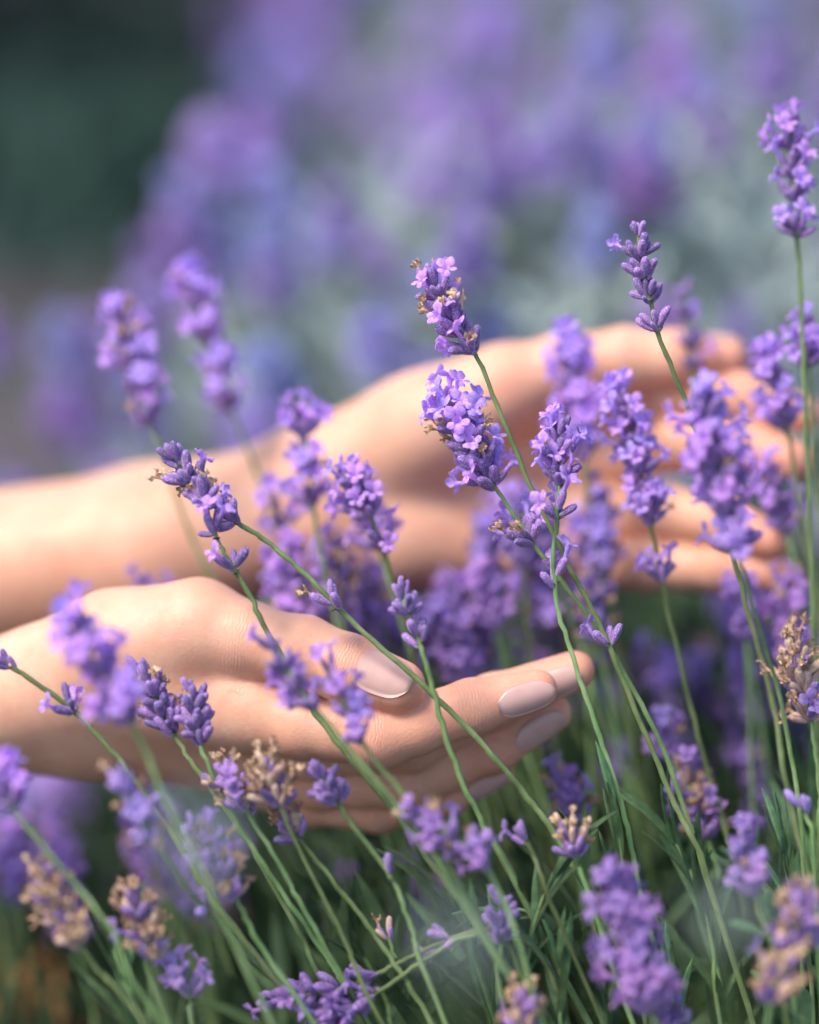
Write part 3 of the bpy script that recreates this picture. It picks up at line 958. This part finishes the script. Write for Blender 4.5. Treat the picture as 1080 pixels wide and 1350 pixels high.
def shoot(label, pts, w, pairs=5, sz=1.0, spread=28, lv=LEAVES, group='leafy lavender shoots', step=9.0, rad=.8):
    SEED[0] += 1
    r = random.Random(SEED[0])
    P3 = [P(p[0], p[1], p[2] if len(p) > 2 else w) for p in pts]
    path = catmull(finish_path(P3, r), 7)
    foot = path[-1].copy()
    root = empty('lavender_shoot', foot)
    tag(root, label, 'shoot', group)
    V, F = tube(path, .5 * rad * MM, 1.2 * rad * MM, 6, foot)
    link('stem', mesh('stem', V, F, [M_STEM]), root)
    d, i = 0.0, 0
    nextd = 0.0
    roll = r.uniform(0, 3.1)
    T = Matrix.Translation(-foot)
    made = 0
    while i < len(path) - 1 and made < pairs:
        seg = (path[i + 1] - path[i]).length
        if d + seg >= nextd:
            p = path[i].lerp(path[i + 1], (nextd - d) / seg)
            ax = (path[i] - path[i + 1]).normalized()
            fr = frame(ax, roll + made * 1.57)
            for k in range(2):
                el = math.radians(spread * r.uniform(.5, 1.4) * (.35 if made == 0 else 1))
                a = k * math.pi + r.uniform(-.3, .3)
                dirn = fr @ Vector((math.cos(a) * math.sin(el), math.sin(a) * math.sin(el), math.cos(el)))
                s = sz * r.uniform(.75, 1.1) * (.7 if made == 0 else 1)
                link('leaf', r.choice(lv), root, T @ leaf_matrix(p, dirn, r.uniform(-.6, .6), s))
            made += 1
            nextd += step * MM * sz
        else:
            d += seg; i += 1
    return root

shoot('narrow green shoot with a dark tip above the big open spike', [(812, 1070), (820, 1130), (828, 1220), (850, 1340)], -8, 3, .8, 8, step=16)
shoot('dense folded green shoot at bottom centre beside the cream whorl', [(730, 1150), (712, 1195), (700, 1250), (700, 1350)], -14, 4, .85, 18)
shoot('pale curled shoot reaching left at bottom centre', [(655, 1205), (690, 1200), (715, 1230), (740, 1330)], -10, 3, .6, 40, step=8)
shoot('upright green shoot at the bottom edge, left of the big open spike', [(738, 1275), (742, 1320), (748, 1400)], -18, 4, .75, 14)
shoot('upright green shoot at the bottom edge, left of the tan head', [(655, 1262), (660, 1320), (668, 1400)], -16, 4, .75, 16)
shoot('green shoot right of the big open spike', [(885, 1290), (890, 1340), (900, 1420)], -8, 4, .7, 12)
shoot('green shoot standing before the dark stems at lower right', [(890, 1110), (915, 1160), (940, 1250), (950, 1350)], 14, 4, .9, 14)
shoot('green shoot between the big open spike and the tan corner spike', [(935, 1200), (945, 1270), (960, 1370)], 20, 6, .9, 22)
shoot('blurred shoot with broad leaves in front of the corner spike', [(990, 1165), (1010, 1200), (1030, 1260), (1050, 1380)], -34, 2, .8, 40, BROAD, step=22)
shoot('green shoot in the bottom right corner behind the tan spike', [(1035, 1125), (1045, 1200), (1060, 1320)], -6, 5, .8, 15)
shoot('broad dark leaf pair at the very bottom right', [(1035, 1318), (1050, 1360), (1060, 1440)], -30, 2, .7, 30, BROAD, step=14)
shoot('dim green shoot behind the big open spike, left of it', [(775, 1160), (785, 1230), (800, 1340)], 25, 6, 1.0, 22)
shoot('dim green shoot under the lying violet and tan sprig', [(600, 1200), (625, 1270), (650, 1360)], 22, 6, 1.0, 24)
shoot('dim green shoot at the bottom left of centre', [(480, 1260), (510, 1320), (540, 1400)], 30, 6, 1.0, 25)
shoot('dim green shoot near the bottom left corner', [(150, 1250), (170, 1310), (200, 1400)], 44, 6, 1.0, 25)
shoot('dim green shoot at the right edge low behind the others', [(1075, 1060), (1080, 1150), (1085, 1260)], 40, 7, 1.0, 20)
# very near the lens: only a veil in the picture
shoot('pale leafy shoot very near the viewer, a soft veil at bottom centre', [(600, 1255), (600, 1330), (610, 1460)], -310, 3, .4, 30, LEAVESG, 'veils of leaves close to the viewer', 6)
shoot('pale leafy shoot very near the viewer, a soft veil at bottom right', [(950, 1225), (955, 1310), (965, 1460)], -290, 2, .36, 30, LEAVESG, 'veils of leaves close to the viewer', 6)
shoot('pale leafy shoot very near the viewer, a soft veil at lower left', [(255, 1120), (250, 1240), (260, 1460)], -320, 3, .33, 30, LEAVESG, 'veils of leaves close to the viewer', 6)

def leaf_cloud(name, spots, parent, mats, base, size=(.8, 1.2), wide=1.0):
    """thousands of narrow leaves as one mesh; spots = list of (point, direction)"""
    n = len(spots)
    pts = np.array([tuple(p) for p, d in spots]); dr = np.array([tuple(d) for p, d in spots], dtype=float)
    dr /= np.linalg.norm(dr, axis=1)[:, None]
    rv = npr.normal(size=(n, 3))
    sd = np.cross(dr, rv); sd /= np.linalg.norm(sd, axis=1)[:, None]
    up = np.cross(sd, dr)
    L = (npr.uniform(*size, n) * .034)[:, None]
    Wd = (npr.uniform(.8, 1.2, n) * .0022 * wide)[:, None]
    c = npr.uniform(-.25, .35, n)[:, None]
    rows = []
    for t, wf in ((0, .5), (.35, 1), (.7, .9), (1, .08)):
        m = pts + dr * L * t - up * L * c * t * t
        rows.append(m - sd * Wd * wf); rows.append(m + sd * Wd * wf)
    V = np.stack(rows, 1).reshape(-1, 3) - np.array(base)
    o = (np.arange(n) * 8)[:, None]
    F = np.concatenate([o + np.array([0, 1, 3, 2]), o + np.array([2, 3, 5, 4]), o + np.array([4, 5, 7, 6])])
    I = np.tile(npr.integers(0, len(mats), n), 3)
    ob = link(name, mesh(name, V, F.tolist(), mats, I), parent)
    tag(ob, kind='stuff')
    return ob

def near_bush():
    base = ROOT.copy()
    root = empty('lavender_bush', base)
    tag(root, 'green leafy foot of the near lavender bush under the sprigs', 'bush')
    y0 = P(540, 675, 0).y
    spots = []
    while len(spots) < 9000:
        x = rng.uniform(-.16, .34); w = rng.uniform(-.02, .42); z = rng.random() ** .6
        top = .27 + .05 * math.exp(-((x - .12) / .12) ** 2) - .5 * max(0, abs(w - .1) - .25) - .55 * max(0, -.02 - x)
        z *= max(.05, top)
        if w < .06: z = min(z, .285)
        d = Vector((rng.gauss(-.1, .5), rng.gauss(0, .5), rng.uniform(.4, 1.3)))
        spots.append((Vector((x, y0 + w, z)), d))
    leaf_cloud('foliage', spots, root, [M_LEAF], base)
    V, F = [], []
    for i in range(330):
        x = rng.uniform(-.02, .34); w = rng.uniform(.05, .42)
        a = Vector((.4 * x + .08, y0 + .6 * w + .06, 0.01))
        b = Vector((x + rng.gauss(-.02, .015), y0 + w, rng.uniform(.27, .31) + max(0, min(.09, (x - .06) * .7)) * rng.random()))
        m = a.lerp(b, .55) + Vector((rng.gauss(.02, .01), 0, .02))
        v, f = tube(catmull([b, m, a], 4), .0007, .0011, 4, base)
        o = len(V); V += v; F += [tuple(k + o for k in q) for q in f]
    tag(link('stem_thicket', mesh('stem_thicket', V, F, [M_STEM]), root), kind='stuff')
    # woody foot
    for i in range(9):
        a = base + Vector((rng.uniform(-.04, .04), rng.uniform(-.03, .03), -.01))
        b = base + Vector((rng.uniform(-.14, .14), rng.uniform(-.06, .12), rng.uniform(.10, .16)))
        v, f = tube(catmull([b, a.lerp(b, .5) + Vector((0, 0, .03)), a], 5), .0025, .005, 6, base)
        link('branch', mesh('branch', v, f, [M_BARK]), root)
near_bush()

# ------------------------------------------------------------------ the lavender behind
def spike_variant(seed, nwh, fl, tone, sz=1.0):
    r = random.Random(seed)
    path = [Vector((0, 0, .17)), Vector((.002, 0, .12)), Vector((0, .002, .06)), Vector((0, 0, 0))]
    path = catmull(path, 4)
    pc = head_pieces(path, [((.010 + .0105 * i ** 1.05) , 9) for i in range(nwh)], fl, .03, sz, tone, r)
    J = joined('flower_spike', pc, Vector((0, 0, 0)))
    V, F = tube(path, .0008, .0012, 5)
    # add the stem into the same spike
    b = [v.co.copy() for v in J.vertices]; fc = [tuple(p.vertices) for p in J.polygons]; mi = [p.material_index for p in J.polygons]
    o = len(b)
    mats = list(J.materials) + [M_STEM]
    return mesh('flower_spike', [tuple(v) for v in b] + [tuple(v) for v in V], fc + [tuple(k + o for k in q) for q in F], mats, mi + [len(mats) - 1] * len(F))
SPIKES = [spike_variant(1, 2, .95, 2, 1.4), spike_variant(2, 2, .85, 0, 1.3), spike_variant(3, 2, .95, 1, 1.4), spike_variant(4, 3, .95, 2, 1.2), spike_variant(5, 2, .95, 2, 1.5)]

def far_bush(label, cx, cy, rx, ry, rz, nsp, nleaf, seed, lean=0.0, group='lavender bushes of the field behind', big=1.0):
    r = random.Random(seed)
    base = Vector((cx, cy, 0))
    root = empty('lavender_bush', base)
    tag(root, label, 'bush', group)
    spots = []
    for i in range(nleaf):
        a = r.uniform(0, 6.283); u = math.sqrt(r.random()) ; 
        x, y = rx * u * math.cos(a), ry * u * math.sin(a)
        top = rz * math.sqrt(max(0, 1 - u ** 3))
        z = top * r.random() ** .45
        d = Vector((x / rx * .5 + r.gauss(0, .8), y / ry * .5 + r.gauss(0, .8), .6))
        spots.append((base + Vector((x, y, z)), d))
    leaf_cloud('foliage', spots, root, [M_LEAFG], base, (.6, 1.1), 2.0 * big)
    for i in range(nsp):
        a = r.uniform(0, 6.283); u = r.random() ** .42 * .99
        x, y = rx * u * math.cos(a), ry * u * math.sin(a)
        if y > 0 and r.random() < .8: y = -y
        top = rz * math.sqrt(max(0, 1 - u ** 3))
        d = Vector((x / rx * .42 + r.gauss(lean, .16), y / ry * .8 + r.gauss(0, .2), 1)).normalized()
        s = r.uniform(.75, 1.25) * big
        m = Matrix.Translation(Vector((x, y, max(.02, top - .05 * r.random() - .115 * s)))) @ frame(d, r.uniform(0, 6.28)).to_4x4() @ Matrix.Scale(s, 4)
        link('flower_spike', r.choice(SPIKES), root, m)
    return root

far_bush('large blurred lavender bush filling the middle of the background', .175, 1.36, .37, .32, .45, 240, 15000, 1, big=1.05)
far_bush('low blurred lavender bush at the left edge above the far forearm', -.30, 1.36, .20, .18, .15, 60, 3500, 2, big=1.1)
far_bush('blurred lavender bush behind the large one, at the right edge', .74, 2.3, .48, .45, .50, 170, 6000, 3, big=1.5)
far_bush('farthest blurred lavender bush at the top centre', .42, 3.5, .55, .5, .54, 200, 5000, 4, big=1.8)
far_bush('farthest blurred mauve lavender bush at the top right', 1.2, 4.3, .8, .6, .62, 200, 5000, 5, big=2.0)

def weed():
    base = Vector((.03, 1.02, 0))
    root = empty('green_weed', base)
    tag(root, 'blurred bright green weed standing before the large background bush', 'weed')
    r = random.Random(4)
    k = mat_simple('leaf_bright', [(0.3, (0.16, 0.28, 0.05)), (0.7, (0.30, 0.42, 0.12))], 100, .6, .3, 0, .3)
    top = base + Vector((.01, 0, .40))
    path = catmull([top, base + Vector((.0, 0, .2)), base], 8)
    v, f = tube(path, .001, .002, 6, base)
    link('stem', mesh('stem', v, f, [k]), root)
    lf = make_leaf(70, 40, 4.5, k, .6)
    for i in range(26):
        z = .16 + .235 * i / 25
        a = i * 2.4
        d = Vector((math.cos(a) * .8, math.sin(a) * .8, .9))
        link('leaf', lf, root, leaf_matrix(Vector((.008 * z / .4, 0, z)), d, r.uniform(-.5, .5), r.uniform(.7, 1.1) * (1.25 - z)))
weed()

def hedge():
    base = Vector((-1.2, 4.8, 0))
    root = empty('hedge', base)
    tag(root, 'dark green shaded hedge far behind at the top left', 'hedge')
    r = random.Random(9)
    spots = []
    for i in range(20000):
        x = r.uniform(-2.6, 3.6); y = r.uniform(0, 1.0)
        top = 1.5 + .18 * math.sin(x * 2.3) + .12 * math.sin(x * 5.1 + 1)
        z = top * r.random() ** 1.3
        yy = -.35 * math.sin(min(1, z / top) * math.pi) + .35 * y + .08 * math.sin(x * 7 + z * 5)
        spots.append((base + Vector((x, yy, z)), Vector((r.gauss(0, 1), r.gauss(-.5, .6), r.gauss(.2, .7)))))
    leaf_cloud('foliage', spots, root, [M_HEDGE], base, (1.6, 3.2), 7.0)
    for i in range(16):
        x = -2.5 + i * .38
        v, f = tube([base + Vector((x, .1, 1.0)), base + Vector((x + .04, .12, .5)), base + Vector((x, .1, -.02))], .012, .03, 7, base)
        link('trunk', mesh('trunk', v, f, [M_BARK]), root)
hedge()

def dry_clump():
    base = Vector((-.165, .86, 0))
    root = empty('withered_grass', base)
    tag(root, 'blurred clump of brown withered grass in the bottom left corner', 'grass')
    r = random.Random(21)
    k = mat_simple('dry_grass', [(0.3, (0.30, 0.15, 0.06)), (0.7, (0.52, 0.30, 0.13))], 60, .8, .15, 0, .2)
    spots = [(base + Vector((r.gauss(0, .03), r.gauss(0, .03), r.uniform(0, .17))), Vector((r.gauss(0, .5), r.gauss(0, .5), 1))) for i in range(1400)]
    leaf_cloud('blades', spots, root, [k], base, (1.2, 2.4), 1.6)
dry_clump()

def ground_cover():
    r = random.Random(33)
    spots = []
    while len(spots) < 9000:
        y = r.uniform(3.1, 4.9); x = r.uniform(-2.2, .6)
        if r.random() < ((y - 3.0) / 1.6) ** 1.6 * (.6 + .4 * math.sin(x * 5 + y * 4)):
            spots.append((Vector((x, y, r.uniform(-.01, .05 + .08 * (y - 3.1)))), Vector((r.gauss(0, .8), r.gauss(0, .8), .7))))
    o = leaf_cloud('ground_cover', spots, None, [M_HEDGE], (0, 0, 0), (1.2, 2.6), 4.5)
    tag(o, 'low dark green ground cover spreading in front of the hedge', 'plants', kind='stuff')
ground_cover()
